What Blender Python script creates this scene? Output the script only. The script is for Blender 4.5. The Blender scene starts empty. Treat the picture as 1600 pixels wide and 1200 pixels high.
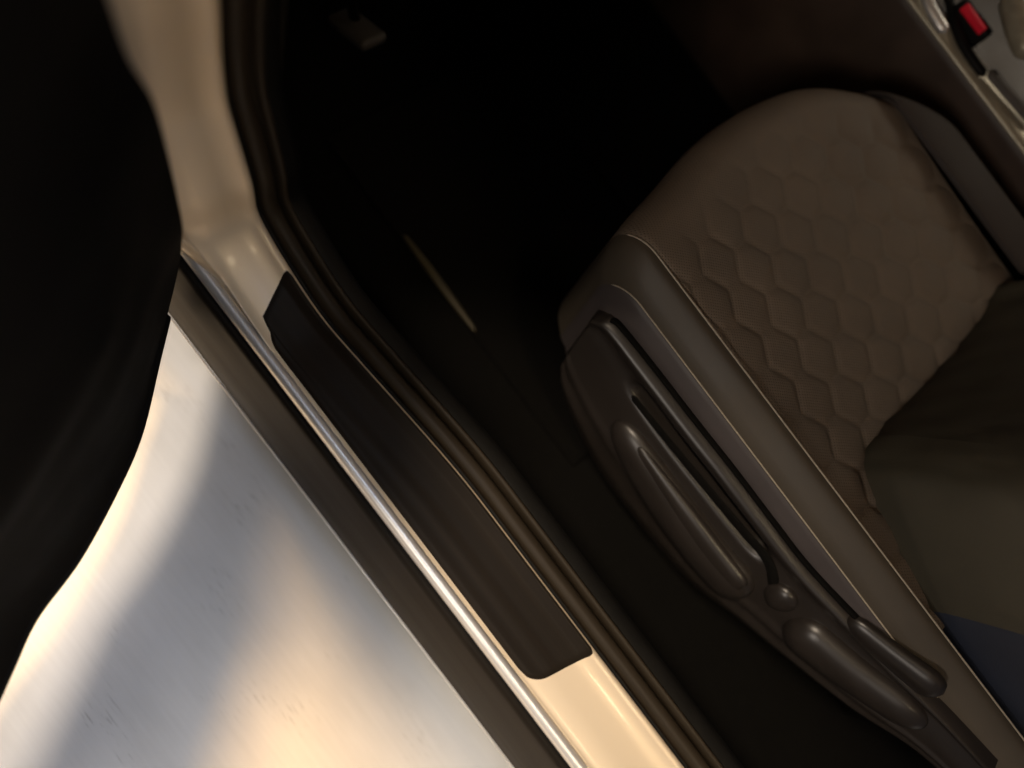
import bpy, bmesh, math, random
from mathutils import Vector, Matrix
random.seed(7)
R = math.radians
sc = bpy.context.scene

# ------------------------------------------------------------------ camera
# world frame: X along the door sill towards the rear of the car, Y into the car, Z up; floor z = 0
H = 1.30                      # phone held 1.3 m above the floor, just outside the sill
PITCH = R(66)                 # looking steeply down through the open door
FPX = 1164.0                  # focal length in pixels of the 1600 px wide photograph
CU, SU = 0.605, 0.796         # the phone is rolled: the sill runs to the lower right
cam_d = bpy.data.cameras.new('camera'); cam = bpy.data.objects.new('camera', cam_d)
sc.collection.objects.link(cam); sc.camera = cam
fwd = Vector((0, math.cos(PITCH), -math.sin(PITCH)))
upp = Vector((0, math.sin(PITCH), math.cos(PITCH)))
rgt = Vector((1, 0, 0))
nrm = math.hypot(CU, SU); CU /= nrm; SU /= nrm
cx = (rgt*CU + upp*SU).normalized(); cy = (rgt*-SU + upp*CU).normalized(); cz = -fwd
m = Matrix((cx, cy, cz)).transposed().to_4x4(); m.translation = (0, 0, H)
cam.matrix_world = m
cam_d.sensor_width = 36; cam_d.lens = 36*FPX/1600
cam_d.clip_start = 0.02; cam_d.clip_end = 100
cam_d.dof.use_dof = True; cam_d.dof.focus_distance = 0.96; cam_d.dof.aperture_fstop = 1.0

# ------------------------------------------------------------------ light
w = bpy.data.worlds.new('World'); sc.world = w; w.use_nodes = True
bg = w.node_tree.nodes['Background']; bg.inputs[0].default_value = (0.60, 0.66, 0.85, 1); bg.inputs[1].default_value = 0.06
def lamp(name, loc, aim, size, power, col, spread=180):
    l = bpy.data.lights.new(name, 'AREA'); l.shape = 'DISK'; l.size = size
    l.energy = power; l.color = col; l.spread = R(spread)
    o = bpy.data.objects.new(name, l); sc.collection.objects.link(o)
    o.location = loc; o.rotation_euler = (Vector(aim)-Vector(loc)).to_track_quat('-Z', 'Y').to_euler()
    return o
lamp('hall_lamp_warm', (-1.05, 0.38, 3.3), (0.1, -0.1, 0), 0.34, 215, (1.0, 0.60, 0.24))
lamp('hall_lamp_cool', (0.35, 0.22, 3.3), (0, 0.0, 0.3), 1.3, 30, (0.68, 0.79, 1.0))
lamp('seat_fill_low', (0.3, -2.3, 2.1), (0.3, 0.6, 0.4), 0.7, 25, (1.0, 0.88, 0.76))  # added fill to brighten the seat, not a lamp of the hall
lamp('hall_lamp_side', (-0.92, -0.70, 3.0), (-0.1, -0.1, 0), 0.46, 78, (1.0, 0.82, 0.62))
lamp('sill_fill_rear', (1.5, -0.62, 3.0), (0.75, 0.25, 0.4), 0.30, 2.6, (1.0, 0.80, 0.50), 60)  # warm fill added to lift the painted sill, no real source
lamp('hall_lamp_far', (0.3, 3.4, 2.2), (0, 1.6, 0.5), 0.8, 10, (1.0, 0.86, 0.66))
sc.view_settings.view_transform = 'Standard'; sc.view_settings.look = 'None'
sc.view_settings.exposure = 0.0; sc.view_settings.gamma = 1.0

# ------------------------------------------------------------------ helpers
def uv(px, py):
    dx, dy = px-800, py-600
    return dx*CU+dy*SU, dx*SU-dy*CU
def ray(u, v): return (fwd + rgt*(u/FPX) + upp*(v/FPX))
def at_z(px, py, z):                       # where the sight line meets the level z
    d = ray(*uv(px, py)); return Vector((0, 0, H)) + d*((z-H)/d.z)
def uv_y(u, v, y):                         # ... or the upright plane y
    d = ray(u, v); return Vector((0, 0, H)) + d*(y/d.y)
def uv_plane(u, v, p0, n):
    d = ray(u, v); o = Vector((0, 0, H)); return o + d*((p0-o).dot(n)/d.dot(n))
def yz(v, z):                              # y on sight row v at height z
    a = PITCH - math.atan(v/FPX); return (H-z)/math.tan(a)

def nodes(mat):
    mat.use_nodes = True; nt = mat.node_tree; return nt, nt.nodes['Principled BSDF']
def material(name, col, rough=0.5, metal=0.0, coat=0.0, grain=None, bump=None, spec=0.5, var=0.0):
    """grain=(scale xyz, amount, detail): colour mottling; bump=(scale xyz, strength, dist)"""
    mt = bpy.data.materials.new(name); nt, b = nodes(mt)
    b.inputs['Base Color'].default_value = (*col, 1); b.inputs['Roughness'].default_value = rough
    b.inputs['Metallic'].default_value = metal; b.inputs['Coat Weight'].default_value = coat
    b.inputs['Coat Roughness'].default_value = 0.08; b.inputs['Specular IOR Level'].default_value = spec
    tc = nt.nodes.new('ShaderNodeTexCoord')
    def noise(scale, detail=4):
        mp = nt.nodes.new('ShaderNodeMapping'); mp.inputs['Scale'].default_value = scale
        nt.links.new(tc.outputs['Object'], mp.inputs['Vector'])
        n = nt.nodes.new('ShaderNodeTexNoise'); n.inputs['Scale'].default_value = 1; n.inputs['Detail'].default_value = detail
        nt.links.new(mp.outputs[0], n.inputs['Vector']); return n
    if grain:
        n = noise(grain[0], 5); rp = nt.nodes.new('ShaderNodeMapRange')
        rp.inputs['From Min'].default_value = 0.3; rp.inputs['From Max'].default_value = 0.7
        rp.inputs['To Min'].default_value = 1-grain[1]; rp.inputs['To Max'].default_value = 1+grain[1]*0.5
        nt.links.new(n.outputs['Fac'], rp.inputs['Value'])
        mx = nt.nodes.new('ShaderNodeMix'); mx.data_type = 'RGBA'; mx.blend_type = 'MULTIPLY'
        mx.inputs['Factor'].default_value = 1; mx.inputs['A'].default_value = (*col, 1)
        nt.links.new(rp.outputs[0], mx.inputs['B']); nt.links.new(mx.outputs['Result'], b.inputs['Base Color'])
        r2 = nt.nodes.new('ShaderNodeMapRange'); r2.inputs['To Min'].default_value = rough*0.8; r2.inputs['To Max'].default_value = min(1, rough*1.25)
        nt.links.new(n.outputs['Fac'], r2.inputs['Value']); nt.links.new(r2.outputs[0], b.inputs['Roughness'])
    if bump:
        n = noise(bump[0], 3); bp = nt.nodes.new('ShaderNodeBump')
        bp.inputs['Strength'].default_value = bump[1]; bp.inputs['Distance'].default_value = bump[2]
        nt.links.new(n.outputs['Fac'], bp.inputs['Height']); nt.links.new(bp.outputs[0], b.inputs['Normal'])
    return mt

M = {}
M['paint'] = material('champagne_paint', (0.70, 0.575, 0.425), 0.46, 0.2, 0.1, grain=((3, 6, 6), 0.04))
M['rocker'] = material('dark_gloss_rocker', (0.010, 0.0072, 0.0048), 0.6, 0.0, 0.0, grain=((3, 20, 20), 0.06), spec=0.12)
M['chrome'] = material('polished_rail', (0.80, 0.78, 0.76), 0.40, 0.7, grain=((3, 120, 120), 0.05))
M['tread'] = material('dark_tread', (0.013, 0.0092, 0.0062), 0.5, 0.0, 0.0, grain=((3, 150, 150), 0.25), spec=0.12)
M['rubber'] = material('seal_rubber', (0.026, 0.019, 0.012), 0.5, grain=((8, 90, 90), 0.18), spec=0.2)
M['blackp'] = material('black_plastic', (0.005, 0.0045, 0.004), 0.6, grain=((20, 20, 20), 0.2), bump=((500, 500, 500), 0.15, 0.001), spec=0.15)
M['carpet'] = material('black_carpet', (0.004, 0.0036, 0.0032), 0.95, grain=((120, 120, 120), 0.5), bump=((700, 700, 700), 0.6, 0.002), spec=0.1)
M['trim'] = material('seat_trim_plastic', (0.019, 0.0155, 0.0138), 0.34, grain=((10, 40, 40), 0.15), bump=((600, 600, 600), 0.12, 0.0006))
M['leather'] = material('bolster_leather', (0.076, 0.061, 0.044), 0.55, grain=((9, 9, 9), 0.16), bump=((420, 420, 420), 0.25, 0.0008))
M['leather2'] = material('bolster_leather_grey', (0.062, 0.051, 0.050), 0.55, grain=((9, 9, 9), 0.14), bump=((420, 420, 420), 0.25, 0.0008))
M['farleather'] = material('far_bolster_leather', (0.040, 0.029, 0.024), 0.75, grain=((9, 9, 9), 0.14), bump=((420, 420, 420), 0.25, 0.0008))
M['thread'] = material('pale_thread', (0.46, 0.40, 0.31), 0.5, grain=((300, 50, 50), 0.25))
M['doortrim'] = material('door_trim_black', (0.003, 0.0026, 0.0022), 0.8, grain=((12, 12, 12), 0.3), bump=((350, 350, 350), 0.2, 0.001), spec=0.1)
M['doorpad'] = material('door_pocket_brown', (0.07, 0.048, 0.037), 0.7, grain=((12, 12, 12), 0.3))
M['consoletrim'] = material('console_trim_beige', (0.36, 0.32, 0.24), 0.35, 0.3, grain=((30, 60, 60), 0.2))
M['brown'] = material('console_brown', (0.050, 0.030, 0.020), 0.5, grain=((10, 10, 10), 0.3), bump=((350, 350, 350), 0.2, 0.001))
M['strip'] = material('footwell_sheen', (0.055, 0.044, 0.022), 0.6, grain=((30, 60, 60), 0.3))  # pale colour carrying a reflection along the footwell edge
M['red'] = material('release_red', (0.80, 0.015, 0.04), 0.4, grain=((60, 60, 60), 0.1))
M['pedal'] = material('pedal_metal', (0.08, 0.07, 0.062), 0.6, 0.1, grain=((40, 40, 40), 0.2))
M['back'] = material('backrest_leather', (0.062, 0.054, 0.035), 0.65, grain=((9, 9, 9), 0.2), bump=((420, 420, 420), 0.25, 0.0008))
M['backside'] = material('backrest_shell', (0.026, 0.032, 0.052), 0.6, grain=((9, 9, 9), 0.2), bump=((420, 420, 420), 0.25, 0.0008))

# perforated quilted leather
def quilt_mat():
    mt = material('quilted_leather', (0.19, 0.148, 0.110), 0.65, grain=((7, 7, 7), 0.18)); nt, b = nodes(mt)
    tc = nt.nodes.new('ShaderNodeTexCoord'); mp = nt.nodes.new('ShaderNodeMapping')
    mp.inputs['Rotation'].default_value = (0, 0, R(38)); mp.inputs['Scale'].default_value = (250, 250, 250)
    nt.links.new(tc.outputs['Object'], mp.inputs['Vector'])
    v = nt.nodes.new('ShaderNodeTexVoronoi'); v.inputs['Scale'].default_value = 1; v.inputs['Randomness'].default_value = 0.12
    v.voronoi_dimensions = '2D'
    nt.links.new(mp.outputs[0], v.inputs['Vector'])
    rp = nt.nodes.new('ShaderNodeMapRange'); rp.inputs['From Min'].default_value = 0.12; rp.inputs['From Max'].default_value = 0.34
    nt.links.new(v.outputs['Distance'], rp.inputs['Value'])
    bp = nt.nodes.new('ShaderNodeBump'); bp.inputs['Strength'].default_value = 0.45; bp.inputs['Distance'].default_value = 0.0012
    nt.links.new(rp.outputs[0], bp.inputs['Height']); nt.links.new(bp.outputs[0], b.inputs['Normal'])
    src = b.inputs['Base Color'].links[0].from_socket
    mx = nt.nodes.new('ShaderNodeMix'); mx.data_type = 'RGBA'; mx.blend_type = 'MULTIPLY'; mx.inputs['Factor'].default_value = 1
    r2 = nt.nodes.new('ShaderNodeMapRange'); r2.inputs['From Min'].default_value = 0.10; r2.inputs['From Max'].default_value = 0.26
    r2.inputs['To Min'].default_value = 0.45
    nt.links.new(v.outputs['Distance'], r2.inputs['Value'])
    nt.links.new(src, mx.inputs['A']); nt.links.new(r2.outputs[0], mx.inputs['B']); nt.links.new(mx.outputs['Result'], b.inputs['Base Color'])
    return mt
M['quilt'] = quilt_mat()

# satin hall floor with brushed streaks and scuffs
def floor_mat():
    mt = bpy.data.materials.new('satin_floor'); nt, b = nodes(mt)
    tc = nt.nodes.new('ShaderNodeTexCoord')
    def tex(scale, rot=0, detail=4):
        mp = nt.nodes.new('ShaderNodeMapping'); mp.inputs['Scale'].default_value = scale; mp.inputs['Rotation'].default_value = (0, 0, rot)
        nt.links.new(tc.outputs['Object'], mp.inputs['Vector'])
        n = nt.nodes.new('ShaderNodeTexNoise'); n.inputs['Scale'].default_value = 1; n.inputs['Detail'].default_value = detail
        nt.links.new(mp.outputs[0], n.inputs['Vector']); return n.outputs['Fac']
    def mr(s, a, c, lo, hi):
        r = nt.nodes.new('ShaderNodeMapRange'); nt.links.new(s, r.inputs['Value'])
        for k, x in zip(('From Min', 'From Max', 'To Min', 'To Max'), (a, c, lo, hi)): r.inputs[k].default_value = x
        return r.outputs[0]
    def mul(a, c):
        q = nt.nodes.new('ShaderNodeMath'); q.operation = 'MULTIPLY'; nt.links.new(a, q.inputs[0]); nt.links.new(c, q.inputs[1]); return q.outputs[0]
    fine = mr(tex((9, 170, 1)), 0.3, 0.7, 0.965, 1.02)
    blot = mr(tex((4, 9, 1)), 0.35, 0.7, 1.04, 0.90)
    # scuffs: thin dark strokes, only inside scattered patches
    stroke = mr(tex((26, 420, 1), R(4), 2), 0.60, 0.68, 0, 1)
    patch = mr(tex((7, 11, 1), R(20), 1), 0.56, 0.66, 0, 1)
    sf = mr(mul(stroke, patch), 0, 1, 1.0, 0.62)
    f = mul(mul(fine, blot), sf)
    mx = nt.nodes.new('ShaderNodeMix'); mx.data_type = 'RGBA'; mx.blend_type = 'MULTIPLY'; mx.inputs['Factor'].default_value = 1
    mx.inputs['A'].default_value = (0.57, 0.58, 0.605, 1); nt.links.new(f, mx.inputs['B'])
    nt.links.new(mx.outputs['Result'], b.inputs['Base Color'])
    b.inputs['Roughness'].default_value = 0.42; b.inputs['Metallic'].default_value = 0.0
    bp = nt.nodes.new('ShaderNodeBump'); bp.inputs['Strength'].default_value = 0.08; bp.inputs['Distance'].default_value = 0.001
    nt.links.new(tex((14, 260, 1)), bp.inputs['Height']); nt.links.new(bp.outputs[0], b.inputs['Normal'])
    return mt
M['floor'] = floor_mat()

def mesh_obj(name, verts, faces, mat, parent=None, smooth=True, label=None, kind=None):
    me = bpy.data.meshes.new(name); me.from_pydata([tuple(v) for v in verts], [], faces)
    bm = bmesh.new(); bm.from_mesh(me); bmesh.ops.remove_doubles(bm, verts=bm.verts, dist=1e-6)
    bmesh.ops.recalc_face_normals(bm, faces=bm.faces); bm.to_mesh(me); bm.free()
    if smooth:
        for p in me.polygons: p.use_smooth = True
    me.materials.append(M[mat]); o = bpy.data.objects.new(name, me); sc.collection.objects.link(o)
    if parent:
        o.parent = parent
        l = Vector((0, 0, 0)); q = parent
        while q: l += q.location; q = q.parent
        if parent.type == 'EMPTY': o.matrix_parent_inverse = Matrix.Translation(-l)
    if label: o['label'] = label
    if kind: o['kind'] = kind
    return o
def loft(rings, close_ring=False, caps=False):
    n = len(rings[0]); V = [p for r in rings for p in r]; F = []
    for i in range(len(rings)-1):
        for j in range(n if close_ring else n-1):
            k = (j+1) % n; F.append((i*n+j, i*n+k, (i+1)*n+k, (i+1)*n+j))
    if caps:
        F.append(tuple(range(n))); F.append(tuple(range((len(rings)-1)*n, len(rings)*n)))
    return V, F
def smooth_path(pts, n=8):                 # Catmull-Rom through the points
    P = [Vector(p) for p in pts]; out = []
    for i in range(len(P)-1):
        a = P[max(i-1, 0)]; b = P[i]; c = P[i+1]; d = P[min(i+2, len(P)-1)]
        for k in range(n):
            t = k/n
            out.append(0.5*((2*b)+(c-a)*t+(2*a-5*b+4*c-d)*t*t+(3*b-a-3*c+d)*t**3))
    out.append(P[-1]); return out
def sweep(path, normal, wid, hei, seg=14, taper=None, off=0.0, round_ends=True):
    """closed elliptical section swept along path; wid/hei half sizes (wid in the surface, hei along normal)"""
    n = len(path); L = [0]
    for i in range(1, n): L.append(L[-1]+(path[i]-path[i-1]).length)
    rings = []
    for i, p in enumerate(path):
        t = (path[min(i+1, n-1)]-path[max(i-1, 0)]).normalized()
        nn = normal(i) if callable(normal) else normal
        nn = (nn-t*nn.dot(t)).normalized(); s = t.cross(nn).normalized()
        k = taper(L[i]/L[-1]) if taper else 1
        if round_ends:
            e = min(L[i], L[-1]-L[i])/max(wid, 1e-6)
            if e < 1: k *= max(0.02, math.sqrt(max(0, 1-(1-e)**2)))
        rings.append([p+nn*off+s*(math.cos(a)*wid*k)+nn*(math.sin(a)*hei*k) for a in [2*math.pi*q/seg for q in range(seg)]])
    return loft(rings, True, True)
def resample(path, step):
    out = [path[0].copy()]
    for i in range(1, len(path)):
        d = path[i]-path[i-1]; m_ = max(1, int(d.length/step))
        for k in range(1, m_+1): out.append(path[i-1]+d*(k/m_))
    return out
def empty(name, loc, label, cat, parent=None):
    o = bpy.data.objects.new(name, None); sc.collection.objects.link(o); o.location = loc
    o.empty_display_size = 0.05
    if parent:
        o.parent = parent
    if label: o['label'] = label
    if cat: o['category'] = cat
    return o
def box(x0, x1, y0, y1, z0, z1, r=0.006, seg=3):
    bm = bmesh.new(); bmesh.ops.create_cube(bm, size=1)
    for v in bm.verts: v.co = Vector(((x0+x1)/2+v.co.x*(x1-x0), (y0+y1)/2+v.co.y*(y1-y0), (z0+z1)/2+v.co.z*(z1-z0)))
    if r: bmesh.ops.bevel(bm, geom=bm.edges[:], offset=r, segments=seg, affect='EDGES', profile=0.5)
    bm.verts.index_update(); V = [v.co.copy() for v in bm.verts]; F = [tuple(v.index for v in f.verts) for f in bm.faces]; bm.free(); return V, F

# ------------------------------------------------------------------ setting
fl = mesh_obj('floor', [(-3, -3, 0), (3, -3, 0), (3, 4.5, 0), (-3, 4.5, 0)], [(0, 1, 2, 3)], 'floor', kind='structure', smooth=False)

# ------------------------------------------------------------------ car body round the door opening
car = empty('car', (0, 0.75, 0), 'champagne silver car with its front door open, seen over the dark sill', 'car')
def part(name, vf, mat, parent=car, **k): return mesh_obj(name, vf[0], vf[1], mat, parent, **k)

X0, X1 = -0.62, 1.25          # sill runs past both sides of the frame
xs = [X0+(X1-X0)*i/60 for i in range(61)]
def extrude(prof, xs=xs, bow=0.0, close=False):
    return loft([[Vector((x, y+bow*(x-0.15)**2, z)) for (y, z) in prof] for x in xs], close, close)
# rocker: dark vertical flank below the rail, thin bright lip along its lower edge
yb = yz(-361, 0.20); yt = yz(-303, 0.385)
part('rocker_panel', extrude([(0.30, 0.16), (yb+0.03, 0.165), (yb+0.008, 0.182), (yb+0.001, 0.200), (yb+0.004, 0.245), (yb+0.009, 0.30), (yt-0.006, 0.35), (yt-0.002, 0.375), (yt, 0.384), (yt+0.004, 0.387), (yt+0.012, 0.386), (yt+0.014, 0.380)]), 'rocker')
part('rocker_lip', sweep([Vector((x, yb-0.0010, 0.1985)) for x in xs], Vector((0, -1, 0)), 0.0012, 0.0010, 8, round_ends=False), 'chrome', label='thin bright lower edge of the dark rocker')
# black channel between rocker and rail
part('rocker_groove', extrude([(yt+0.010, 0.378), (yt+0.012, 0.389), (yz(-293, 0.392), 0.391), (yz(-289, 0.39), 0.389), (yz(-286, 0.38), 0.380)]), 'blackp')
# polished rail
yr0, yr1 = yz(-288, 0.400), yz(-266, 0.400)
rail = []
for i in range(13):
    a = math.pi*(i/12); rail.append(((yr0+yr1)/2-math.cos(a)*(yr1-yr0)/2, 0.392+math.sin(a)**0.8*0.013))
part('polished_rail', extrude(rail), 'chrome', label='bright polished rail along the outer edge of the sill')

# opening line in the x-z plane: along the sill, then up the front pillar
ridge_px = [(-367, -183), (-440, -163), (-506, -137), (-575, -112), (-633, -90), (-700, -52), (-762, -11)]
open_pts = [Vector((X1, 0, 0.402)), Vector((0.8, 0, 0.402)), Vector((0.4, 0, 0.402)), Vector((0.1, 0, 0.402)), Vector((-0.12, 0, 0.402)), Vector((-0.22, 0, 0.404))]
for (u, v) in ridge_px[1:]:
    p = uv_y(u, v, 0.245); open_pts.append(Vector((p.x, 0, p.z)))
open_pts += [open_pts[-1]+Vector((0.0, 0, 0.12)), open_pts[-1]+Vector((0.02, 0, 0.30))]
open_path = resample(smooth_path(open_pts, 10), 0.012)
def frame_at(i):
    t = (open_path[min(i+1, len(open_path)-1)]-open_path[max(i-1, 0)]).normalized()
    return Vector((t.z, 0, -t.x))
def inward(i):
    n = frame_at(i); 
    return n if n.z > 0 or n.x > 0 else -n
def yin(i):                                # the inner lines draw a little outwards towards the pillar
    x = open_path[i].x; k = max(0.0, min(1.0, (0.10-x)/0.35)); return -0.020*k*k*(3-2*k)
def section(prof, yshift=True, close=False):
    rings = []
    for i, p in enumerate(open_path):
        n = inward(i)
        fl_ = max(0.0, min(1.0, (p.z-0.43)/0.14))
        rings.append([p+n*h+Vector((0, (y+(yin(i) if yshift and y > 0.2 else 0)) if y >= 0 else yr1-0.002+(-y-yr1)*fl_, 0)) for (y, h) in prof])
    return loft(rings, close, close)
yrd = 0.266
sill_prof = [(-0.060, -0.04), (-0.085, -0.018), (-0.108, -0.012), (-0.114, -0.002), (-0.124, 0.0), (-0.130, -0.008), (-0.15, -0.008), (yr1+0.001, -0.004), (yr1+0.010, -0.0015), (0.21, 0), (0.235, 0.0015), (0.25, 0.004), (0.257, 0.0085), (yrd-0.005, 0.0115), (yrd, 0.0105), (yrd+0.003, 0.004), (yrd+0.004, -0.006)]
part('painted_sill', section(sill_prof), 'paint', label='champagne painted sill curving up into the front pillar')
part('seal_groove', section([(yrd+0.002, -0.010), (yrd+0.006, -0.003), (yrd+0.014, -0.004)]), 'blackp')
def seal(y0, y1, h, b=-0.006):
    pr = [(y0, b)]
    for i in range(9):
        a = math.pi*i/8; pr.append(((y0+y1)/2-math.cos(a)*(y1-y0)/2, h*(math.sin(a)**0.7)))
    pr.append((y1, b)); return pr
part('door_seal', section(seal(yrd+0.009, yrd+0.030, 0.014)), 'rubber')
part('door_seal', section(seal(yrd+0.032, yrd+0.043, 0.017)), 'rubber')
part('inner_sill_trim', section([(yrd+0.043, 0.010), (yrd+0.055, 0.012), (yrd+0.066, 0.004), (yrd+0.074, -0.03), (yrd+0.082, -0.12), (yrd+0.086, -0.29)]), 'blackp')

# dark tread plate with rounded corners, lying on the painted sill
def tread():
    N = 90; rings = []
    xa, xb = -0.258, 0.316
    ya, yb_ = yr1+0.0035, 0.2652
    def surf(y, x):
        n = sill_prof
        for i in range(len(n)-1):
            if n[i][0] <= y <= n[i+1][0]:
                t = (y-n[i][0])/(n[i+1][0]-n[i][0]); return n[i][1]*(1-t)+n[i+1][1]*t
        return 0
    V = []; F = []; M_ = 40
    for j in range(M_+1):
        t = j/M_
        # ends slanted, outer corners rounded
        sl_f = 0.030*(1-t); sl_r = -0.012*(1-t)
        rr = 0.022; e = max(0, 1-t*(yb_-ya)/rr); rnd = rr*(1-math.sqrt(max(0, 1-e*e)))
        e2 = max(0, 1-(1-t)*(yb_-ya)/0.010); rnd2 = 0.010*(1-math.sqrt(max(0, 1-e2*e2)))
        a = xa+sl_f+rnd+rnd2-0.02*t; b = xb+sl_r-rnd-rnd2+0.012*t
        for i in range(N+1):
            x = a+(b-a)*i/N
            k = max(0.0, min(1.0, (0.10-x)/0.35)); sh = -0.020*k*k*(3-2*k)
            y = ya+(yb_-ya)*t; yy = y+sh*max(0.0, min(1.0, (y-yr1-0.010)/(0.2-yr1)))
            # follow the sill, including the beginning of the pillar curve
            zc = 0.402
            for q in range(len(open_path)-1):
                if open_path[q+1].x <= x <= open_path[q].x:
                    tt = (open_path[q].x-x)/(open_path[q].x-open_path[q+1].x+1e-9); zc = open_path[q].z*(1-tt)+open_path[q+1].z*tt; break
            edge = 0.0 if (i in (0, N) or j in (0, M_)) else 0.0026
            rib = 0.00025*math.sin(t*math.pi*7) if edge else 0
            V.append(Vector((x, yy, zc+surf(y, x)+edge-0.0004*(edge == 0)+rib)))
    for j in range(M_):
        for i in range(N): F.append((j*(N+1)+i, j*(N+1)+i+1, (j+1)*(N+1)+i+1, (j+1)*(N+1)+i))
    return V, F
part('tread_plate', tread(), 'tread', label='dark rounded tread plate set into the painted sill')

# cabin floor, kick panel, footwell
part('cabin_carpet', box(-1.1, 1.3, 0.345, 1.95, 0.085, 0.105, 0.004, 1), 'carpet')
part('kick_panel', loft([[Vector((x, y, z)) for z in (0.1, 0.3, 0.5, 0.8, 1.05)] for (x, y) in [(-0.42, 0.335), (-0.55, 0.36), (-0.72, 0.43), (-0.95, 0.50)]]), 'blackp')
part('firewall', loft([[Vector((-0.98+0.10*abs(z-0.3), y, z)) for z in (0.1, 0.25, 0.45, 0.7, 1.0)] for y in (0.45, 0.8, 1.2, 1.6, 1.95)]), 'carpet')
part('dashboard', box(-1.0, -0.52, 0.36, 1.95, 0.78, 1.02, 0.05, 4), 'blackp')
def pedal(px, py, z, wx, wy):
    c = at_z(px, py, z); V, F = box(-0.009, 0.009, -wy, wy, -wx, wx, 0.007)
    rot = Matrix.Rotation(R(68), 3, 'Y'); return [rot @ v + c for v in V], F
pd = part('brake_pedal', pedal(558, 45, 0.30, 0.046, 0.024), 'pedal', label='dim metal pedal deep in the dark footwell')
c = at_z(562, 42, 0.30)
part('pedal_arm', parent=pd, vf=sweep([c+Vector((-0.012, 0, 0)), c+Vector((-0.10, 0, 0.16)), c+Vector((-0.14, 0, 0.46))], Vector((0, 1, 0)), 0.010, 0.008, 8, round_ends=False), mat='blackp')
# floor mat, then a pale strip painting the reflection on the footwell edge
a1, a2 = at_z(630, 365, 0.125), at_z(745, 520, 0.125)
part('floor_mat', box(a1.x-0.22, 0.18, a1.y-0.004, 0.95, 0.105, 0.116, 0.004), 'carpet')
part('footwell_sheen_strip', sweep(resample([a1, a2], 0.01), Vector((0, -0.4, 1)), 0.007, 0.003, 8, taper=lambda t: 0.5+0.5*math.sin(math.pi*t)), 'strip')

# roof above the opening (out of frame, it shades the cabin)
RY = 0.155
part('roof', loft([[Vector((x, RY+(1.98-RY)*t, 1.30+0.10*math.sin(math.pi*t)-0.06*(x/1.3)**2+k)) for t in [i/14 for i in range(15)]] for k, x in [(0, -0.75), (0, -0.4), (0, 0), (0, 0.4), (0, 0.8), (0, 1.25)]]), 'paint')

part('windscreen_pillar', sweep(resample(smooth_path([Vector((-0.46, 0.19, 0.98)), Vector((-0.34, 0.20, 1.12)), Vector((-0.12, 0.215, 1.255)), Vector((0.10, 0.22, 1.305))], 6), 0.02), Vector((0, -1, 0.3)), 0.035, 0.05, 12), 'blackp')  # out of frame, added to shade the top of the jamb
# ------------------------------------------------------------------ open front door on the left
edge_px = [(263, 487), (245, 560), (217, 675), (180, 762), (120, 872), (52, 965), (14, 1045), (-18, 1115), (-90, 1260), (-190, 1440)]
ZB = 0.30
bot = [at_z(px, py, ZB) for px, py in edge_px]
d = (bot[-1]-bot[-3]).normalized(); bot.append(bot[-1]+d*0.18)
bot = resample(smooth_path(bot, 8), 0.012)
front_px = [((263, 487), 0.30), ((279, 420), 0.40), ((284, 380), 0.474), ((284, 345), 0.54), ((262, 240), 0.64), ((240, 160), 0.725), ((200, 90), 0.78), ((170, 0), 0.84), ((150, -60), 0.90), ((120, -180), 1.0), ((95, -290), 1.06)]
front = [at_z(px[0], px[1], z) for px, z in front_px]
front = resample(smooth_path(front, 6), 0.02)
p0, pE = bot[0], bot[-1]
door = empty('door', (p0.x, p0.y-0.75, 0), 'open front door with black inner trim, swung out to the left', None, car)
nrmD = Vector((-(pE-p0).y, (pE-p0).x, 0)).normalized()
if nrmD.x > 0: nrmD = -nrmD                # outward (towards the outer skin)
Ltot = (pE-p0).length
rows = []
for f in front:
    row = []
    for i, b in enumerate(bot):
        t = i/(len(bot)-1); s = f-p0; k = (1-t)**2
        hgt = f.z-ZB
        # trim leans outwards above the lower lip, armrest swells at 0.62
        lean = 0.030*(1-math.exp(-hgt/0.05)) - 0.030*math.exp(-((f.z-0.64)/0.05)**2)*min(1, t*5)
        q = b+Vector((s.x*k, s.y*k, 0))+nrmD*(lean*(1-k)); q.z = f.z; row.append(q)
    rows.append(row)
part('inner_trim', loft(rows), 'doortrim', door)
outer = [[q+nrmD*(0.05+0.06*math.sin(math.pi/2*min(1, (q.z-0.28)/0.3))) for q in r] for r in rows]
outer.insert(0, [b+nrmD*0.02+Vector((0, 0, 0.002)) for b in bot])
outer.append([q+nrmD*0.004+Vector((0, 0, 0.003)) for q in rows[-1]])
part('outer_skin', loft(outer), 'paint', door)
part('front_edge', loft([[rows[j][0], rows[j][0]+nrmD*0.05+Vector((0, 0, 0)), rows[j][0]+nrmD*0.10] for j in range(len(rows))]), 'doortrim', door)
part('rear_edge', loft([[rows[j][-1], rows[j][-1]+nrmD*0.11] for j in range(len(rows))]), 'paint', door)
lip_path = [b+nrmD*0.004+Vector((0, 0, -0.008)) for b in bot]
part('lower_seal', sweep(lip_path, Vector((0, 0, 1)), 0.008, 0.008, 14), 'blackp', door, label='soft black seal along the bottom of the open door')
# pocket and pull seen dimly on the trim
def on_trim(px, py, z):
    q = uv_plane(*uv(px, py), p0, nrmD); return q-nrmD*0.004
pk = [on_trim(35, 690, 0.50), on_trim(80, 672, 0.50), on_trim(130, 692, 0.47)]
part('door_pocket', sweep(resample(smooth_path(pk, 6), 0.01), -nrmD, 0.030, 0.016, 14), 'doorpad', door)
pk2 = [on_trim(120, 590, 0.52), on_trim(150, 605, 0.50), on_trim(172, 622, 0.48)]
part('door_pull', sweep(resample(smooth_path(pk2, 6), 0.01), -nrmD, 0.012, 0.010, 12), 'doorpad', door)

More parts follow.
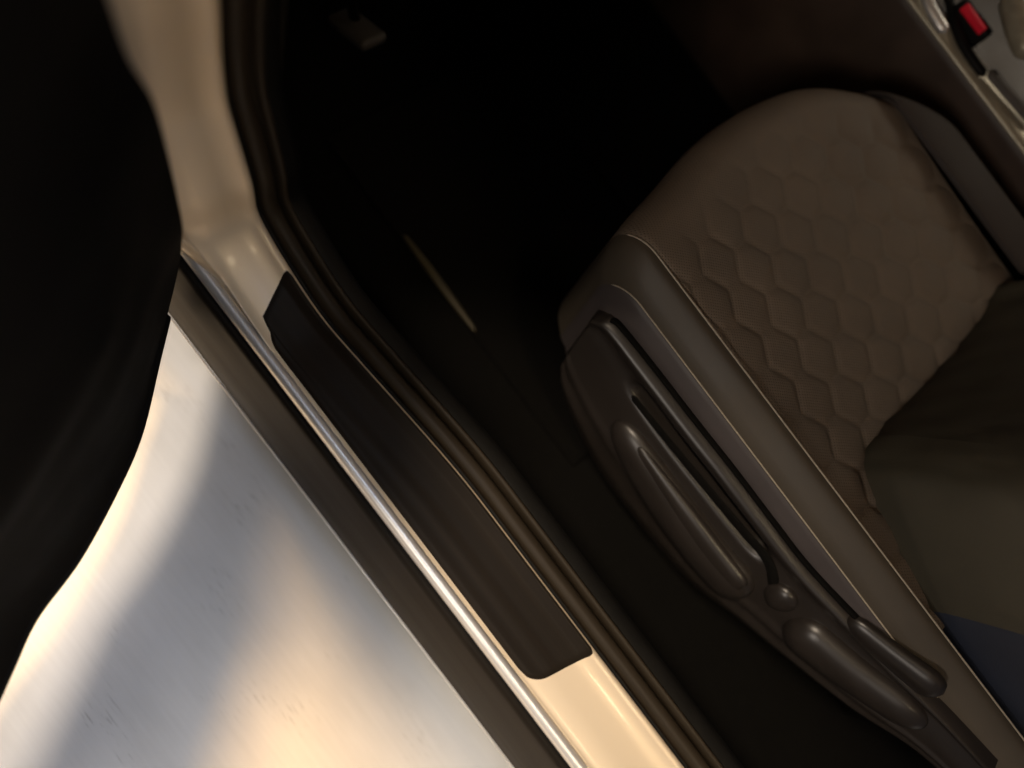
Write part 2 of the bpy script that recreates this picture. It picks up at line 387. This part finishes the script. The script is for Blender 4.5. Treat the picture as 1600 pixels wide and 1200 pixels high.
# ------------------------------------------------------------------ driver's seat
seat = empty('driver_seat', (0.35, 0.85, 0.105), 'brown quilted leather car seat with stitched bolster, in the dim cabin', 'car seat')
# section across the seat (y, z), tagged by the sight rows traced on the photograph
cs = [(yz(196, 0.445), 0.445), (yz(207, 0.458), 0.458), (yz(235, 0.482), 0.482), (yz(262, 0.503), 0.503), (yz(303, 0.524), 0.524),
      (0.66, 0.522), (0.72, 0.512), (0.80, 0.505), (0.90, 0.502), (1.0, 0.504), (1.06, 0.511), (yz(742, 0.522), 0.522),
      (1.165, 0.534), (1.20, 0.541), (1.235, 0.537), (1.262, 0.515), (1.275, 0.48), (1.28, 0.42)]
CS = smooth_path([Vector((0, y, z)) for y, z in cs], 8)
IDX = {'b1': 0, 'b2': 16, 'q': 32, 'fb': 88, 'end': len(CS)-1}
# front line x as a function of y
fx = [(0.50, 0.02), (yz(196, 0.445), -0.005), (yz(235, 0.482), -0.035), (yz(303, 0.524), -0.075), (0.74, -0.100), (0.86, -0.122), (0.98, -0.122), (1.08, -0.098), (1.16, -0.040), (1.22, 0.030), (1.30, 0.15)]
FX = smooth_path([Vector((a, b, 0)) for a, b in fx], 10)
def xfront(y):
    for i in range(len(FX)-1):
        if y <= FX[i+1].x:
            t = max(0, (y-FX[i].x)/(FX[i+1].x-FX[i].x)); return FX[i].y*(1-t)+FX[i+1].y*t
    return FX[-1].y
CELL = 0.068
def quilt_h(x, y):                         # pillows between the stitched scale pattern
    a = 0.62
    row = y/(CELL*0.80); r0 = math.floor(row); best = 9; sec = 9
    for r in (r0-1, r0, r0+1, r0+2):
        o = 0.5 if r % 2 else 0.0; cxn = x/(CELL*1.12)-o; c0 = math.floor(cxn)
        for c_ in (c0, c0+1):
            dx = (cxn-c_)*1.12*CELL; dy = (row-r)*0.80*CELL
            dd = math.hypot(dx, dy)
            if dd < best: sec = best; best = dd
            elif dd < sec: sec = dd
    g = (sec-best)/CELL
    return -0.0030*math.exp(-(g/0.15)**2)+0.0026*min(1, g*1.4)
def cushion(i0, i1, xs_end, quilt=False, dens=1):
    ys = []
    for i in range(i0, i1):
        for k in range(dens): ys.append(CS[i].lerp(CS[i+1], k/dens))
    ys.append(CS[i1])
    rings = []; Rr = 0.055
    nT = 14; nX = int(130*dens/2.5) if quilt else 60
    for q, p in enumerate(ys):
        x0 = xfront(p.y); ring = []
        e = min(q, len(ys)-1-q)/dens
        gv = -0.0030*math.exp(-(e/1.2)**2)
        drop = max(0.03, p.z-0.26)
        for k in range(6): ring.append(Vector((x0+0.02*(1-k/6), p.y, 0.26+(p.z-Rr-0.26)*(k/6))))
        for k in range(nT):
            a = (k/nT)*math.pi/2
            ring.append(Vector((x0+Rr*(1-math.cos(a)), p.y, p.z-Rr+Rr*math.sin(a)+gv*math.sin(a))))
        for k in range(nX+1):
            t = k/nX; x = x0+Rr+(xs_end-x0-Rr)*t
            z = p.z+gv-0.018*math.sin(min(1, t*1.3)*math.pi/2)*(1 if quilt else 0.15)
            if quilt:
                fade = min(1, e/3)*min(1, t*12); z += quilt_h(x, p.y)*fade
            ring.append(Vector((x, p.y, z)))
        rings.append(ring)
    return loft(rings)
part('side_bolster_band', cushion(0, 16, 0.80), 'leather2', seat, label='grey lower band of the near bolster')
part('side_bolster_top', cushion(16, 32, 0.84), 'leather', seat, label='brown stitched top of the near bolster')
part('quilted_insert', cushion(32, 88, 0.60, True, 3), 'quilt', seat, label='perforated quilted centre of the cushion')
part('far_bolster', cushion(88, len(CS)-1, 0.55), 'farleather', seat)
def seam(i, name, x1, rad=0.0011, lift=0.0006, dx=0.06):
    p = CS[i]; x0 = xfront(p.y); Rr = 0.055; path = []
    for k in range(8):
        a = (0.35+0.65*k/8)*math.pi/2; path.append(Vector((x0+Rr*(1-math.cos(a)), p.y, p.z-Rr+Rr*math.sin(a)-0.0012+lift)))
    n = 60
    for k in range(n+1): path.append(Vector((x0+Rr+(x1-x0-Rr)*k/n, p.y, p.z-0.0012+lift-(0.0025*min(1, 1.3*k/n) if i < 40 else 0))))
    nn = Vector((0, -0.5, 0.85))
    return part(name, sweep(path, nn, rad, rad, 8), 'thread', seat)
seam(16, 'seam_stitching', 0.78); seam(32, 'seam_stitching', 0.82, 0.0013); 
# twin stitch beside the upper seam
# plastic side shell below the bolster
T0 = Vector((0, yz(30, 0.22), 0.22)); T1 = Vector((0, yz(196, 0.44), 0.44))
tn = Vector((1, 0, 0)).cross(T1-T0).normalized()
if tn.y > 0: tn = -tn
def tp(u, v, off=0.0): return uv_plane(u, v, T0, tn)+tn*off
# shell: rows of (u -> v) traced, with a relief profile
low = [(20, 92), (32, 76), (54, 60), (110, 42), (196, 28), (300, 27), (416, 36), (498, 60), (600, 86), (719, 119), (823, 160), (930, 185)]
upl = [(-12, 170), (0, 183), (23, 194), (110, 196), (221, 197), (309, 199), (416, 199), (503, 200), (625, 212), (719, 222), (823, 236), (930, 245)]
low = smooth_path([Vector((a, b, 0)) for a, b in low], 8); upl = smooth_path([Vector((a, b, 0)) for a, b in upl], 8)
def relief(t, u):
    # t 0 lower edge .. 1 upper edge
    h = 0.022*math.sin(math.pi*min(1, max(0, t))**0.8)**0.6 if 0 < t < 1 else 0
    h += 0.004*math.exp(-((t-0.13)/0.05)**2)+0.0035*math.exp(-((t-0.30)/0.045)**2)
    h += 0.010*math.exp(-((t-0.92)/0.06)**2)                      # upper rail
    slot = math.exp(-((t-0.775)/0.042)**2)*max(0, min(1, (u-112)/30))*max(0, min(1, (452-u)/30))
    h -= 0.048*slot
    return h
rings = []
ns = len(low)
for i in range(ns):
    s = i/(ns-1); ring = [tp(low[i].x+6, low[i].y-4, -0.05)]
    for k in range(41):
        t = k/40; q = low[i].lerp(upl[i], t)
        edge = min(1, i/6)
        ring.append(tp(q.x, q.y, relief(t, q.x)*(0.15+0.85*math.sin(edge*math.pi/2))-0.02*(1-edge)**2))
    ring.append(tp(upl[i].x, upl[i].y+5, -0.03))
    rings.append(ring)
rings.insert(0, [p+Vector((0.02, 0.05, 0)) for p in rings[0]])
part('side_shell', loft(rings), 'trim', seat, label='dark plastic side shell of the seat base')
def bar(name, pts, wid, hei, off, mat='trim', taper=None, label=None):
    P = [tp(a, b) for a, b in pts]
    return part(name, sweep(resample(smooth_path(P, 8), 0.006), tn, wid, hei, 18, taper, off), mat, seat, label=label)
bar('lever_slot_shade', [(126, 152), (200, 154), (300, 158), (400, 163), (446, 166), (478, 158), (500, 138), (507, 112), (496, 90)], 0.0090, 0.003, 0.018, 'carpet', taper=lambda t: 0.65+0.35*t if t < 0.75 else 1-1.6*(t-0.75))  # matte black bar standing in for the deep shade of the recess
bar('shell_gap', [(14, 188), (30, 195), (110, 198), (221, 199), (309, 201), (416, 201), (503, 202), (625, 214)], 0.0035, 0.006, 0.006, 'carpet')
bar('height_lever', [(140, 112), (220, 104), (320, 100), (410, 102), (482, 112)], 0.043, 0.026, 0.020, taper=lambda t: 0.6+0.4*math.sin(min(1, t*1.6)*math.pi/2), label='long rounded lever on the side of the seat base')
bar('lever_ridge', [(190, 122), (280, 118), (380, 116), (466, 118)], 0.022, 0.012, 0.032, taper=lambda t: 0.35+0.65*math.sin(min(1, t*1.4)*math.pi/2))
bar('pivot_cover', [(486, 140), (512, 146), (540, 148)], 0.028, 0.014, 0.018, label='small rounded pivot cover beside the lever')
bar('recline_lever', [(546, 134), (600, 146), (680, 166), (760, 190), (810, 204)], 0.043, 0.028, 0.016, taper=lambda t: 1-0.35*t, label='short tapering recline lever behind the pivot')
bar('hinge_cover', [(600, 200), (690, 222), (790, 250)], 0.026, 0.016, 0.008, taper=lambda t: 0.7+0.3*t)
# seat base frame and rails under the cushion
part('seat_base', box(0.10, 0.80, 0.62, 1.20, 0.20, 0.44, 0.03), 'blackp', seat)
part('seat_rail', box(-0.02, 0.85, 0.66, 0.70, 0.1045, 0.21, 0.006), 'blackp', seat)
part('seat_rail', box(-0.02, 0.85, 1.12, 1.16, 0.1045, 0.21, 0.006), 'blackp', seat)
# backrest: rises and leans back from the end of the cushion
def backrest(sub):
    rings = []
    prof = [(0.650, 0.62), (0.636, 0.42), (0.640, 0.25), (0.660, 0.16), (0.685, 0.08), (0.712, 0.052), (0.75, 0.040), (0.82, 0.042), (0.92, 0.046), (1.02, 0.042), (1.10, 0.030), (1.14, 0.020), (1.18, 0.06), (1.22, 0.12), (1.245, 0.2), (1.25, 0.3), (1.24, 0.4)]
    P = smooth_path([Vector((y, dd, 0)) for y, dd in prof], 6)
    a, b = sub; P = P[a:b+1]
    for k in range(31):
        t = k/30; z = 0.42+0.62*t; xx = 0.305+0.22*t+0.10*t*t - 0.03*math.sin(math.pi*t)
        ring = []
        for p in P:
            roll = 0.06*max(0, 1-t*6)**2
            q = quilt_h(p.x*1.0, z)*0.8 if 0.67 < p.x < 1.12 else 0
            ring.append(Vector((xx+p.y+roll-q, p.x, z)))
        rings.append(ring)
    return loft(rings)
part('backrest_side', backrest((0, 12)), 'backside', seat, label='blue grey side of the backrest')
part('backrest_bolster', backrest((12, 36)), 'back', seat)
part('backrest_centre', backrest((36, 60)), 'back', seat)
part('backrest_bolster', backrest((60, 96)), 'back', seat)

# ------------------------------------------------------------------ console beyond the seat
part('centre_console', box(-0.75, 0.85, 1.34, 1.60, 0.10, 0.55, 0.03, 4), 'brown')
def strip(v, z, name, mat, wid, hei, x0=-0.5, x1=0.8):
    y = yz(v, z)
    return part(name, sweep([Vector((x0+(x1-x0)*i/30, y, z)) for i in range(31)], Vector((0, 0, 1)), wid, hei, 12), mat)
strip(872, 0.556, 'console_trim_strip', 'consoletrim', 0.030, 0.008)
# far seat, bars for bright highlights and belt buckle beyond the console
pb = at_z(1522, 36, 0.585)
bk = part('belt_buckle', box(pb.x-0.042, pb.x+0.032, pb.y-0.001, pb.y+0.020, 0.545, 0.592, 0.006), 'blackp', label='black belt buckle with a red release button')
part('release_button', box(pb.x-0.032, pb.x+0.020, pb.y-0.003, pb.y+0.003, 0.580, 0.596, 0.002), 'red', bk, label='narrow red release button')
def console_bar(name, pts, z, wid, hei, mat):
    P = resample(smooth_path([at_z(a, b, z) for a, b in pts], 6), 0.006)
    return part(name, sweep(P, Vector((0, -0.3, 1)), wid, hei, 12), mat)
console_bar('console_streak_bar', [(1440, -30), (1452, 8), (1478, 52)], 0.575, 0.010, 0.008, 'chrome')  # pale bar made up to give a bright highlight
console_bar('console_streak_bar', [(1478, -20), (1500, 60), (1540, 120)], 0.570, 0.008, 0.006, 'blackp')
console_bar('console_glint', [(1580, -10), (1592, 40), (1612, 90)], 0.62, 0.022, 0.020, 'consoletrim')  # another made-up pale bar, a highlight at the console's far end
console_bar('console_streak_bar', [(1545, 110), (1580, 150), (1620, 195)], 0.575, 0.010, 0.006, 'pedal')
pas = empty('passenger_seat', (0.35, 1.85, 0.105), 'dim far seat glimpsed past the console at the top right', 'car seat')
V, F = box(-0.05, 0.6, 1.64, 2.2, 0.12, 0.56, 0.05, 4); mesh_obj('cushion', V, F, 'blackp', pas)
V, F = box(0.5, 0.72, 1.64, 2.2, 0.45, 1.05, 0.06, 4); mesh_obj('backrest', V, F, 'blackp', pas)
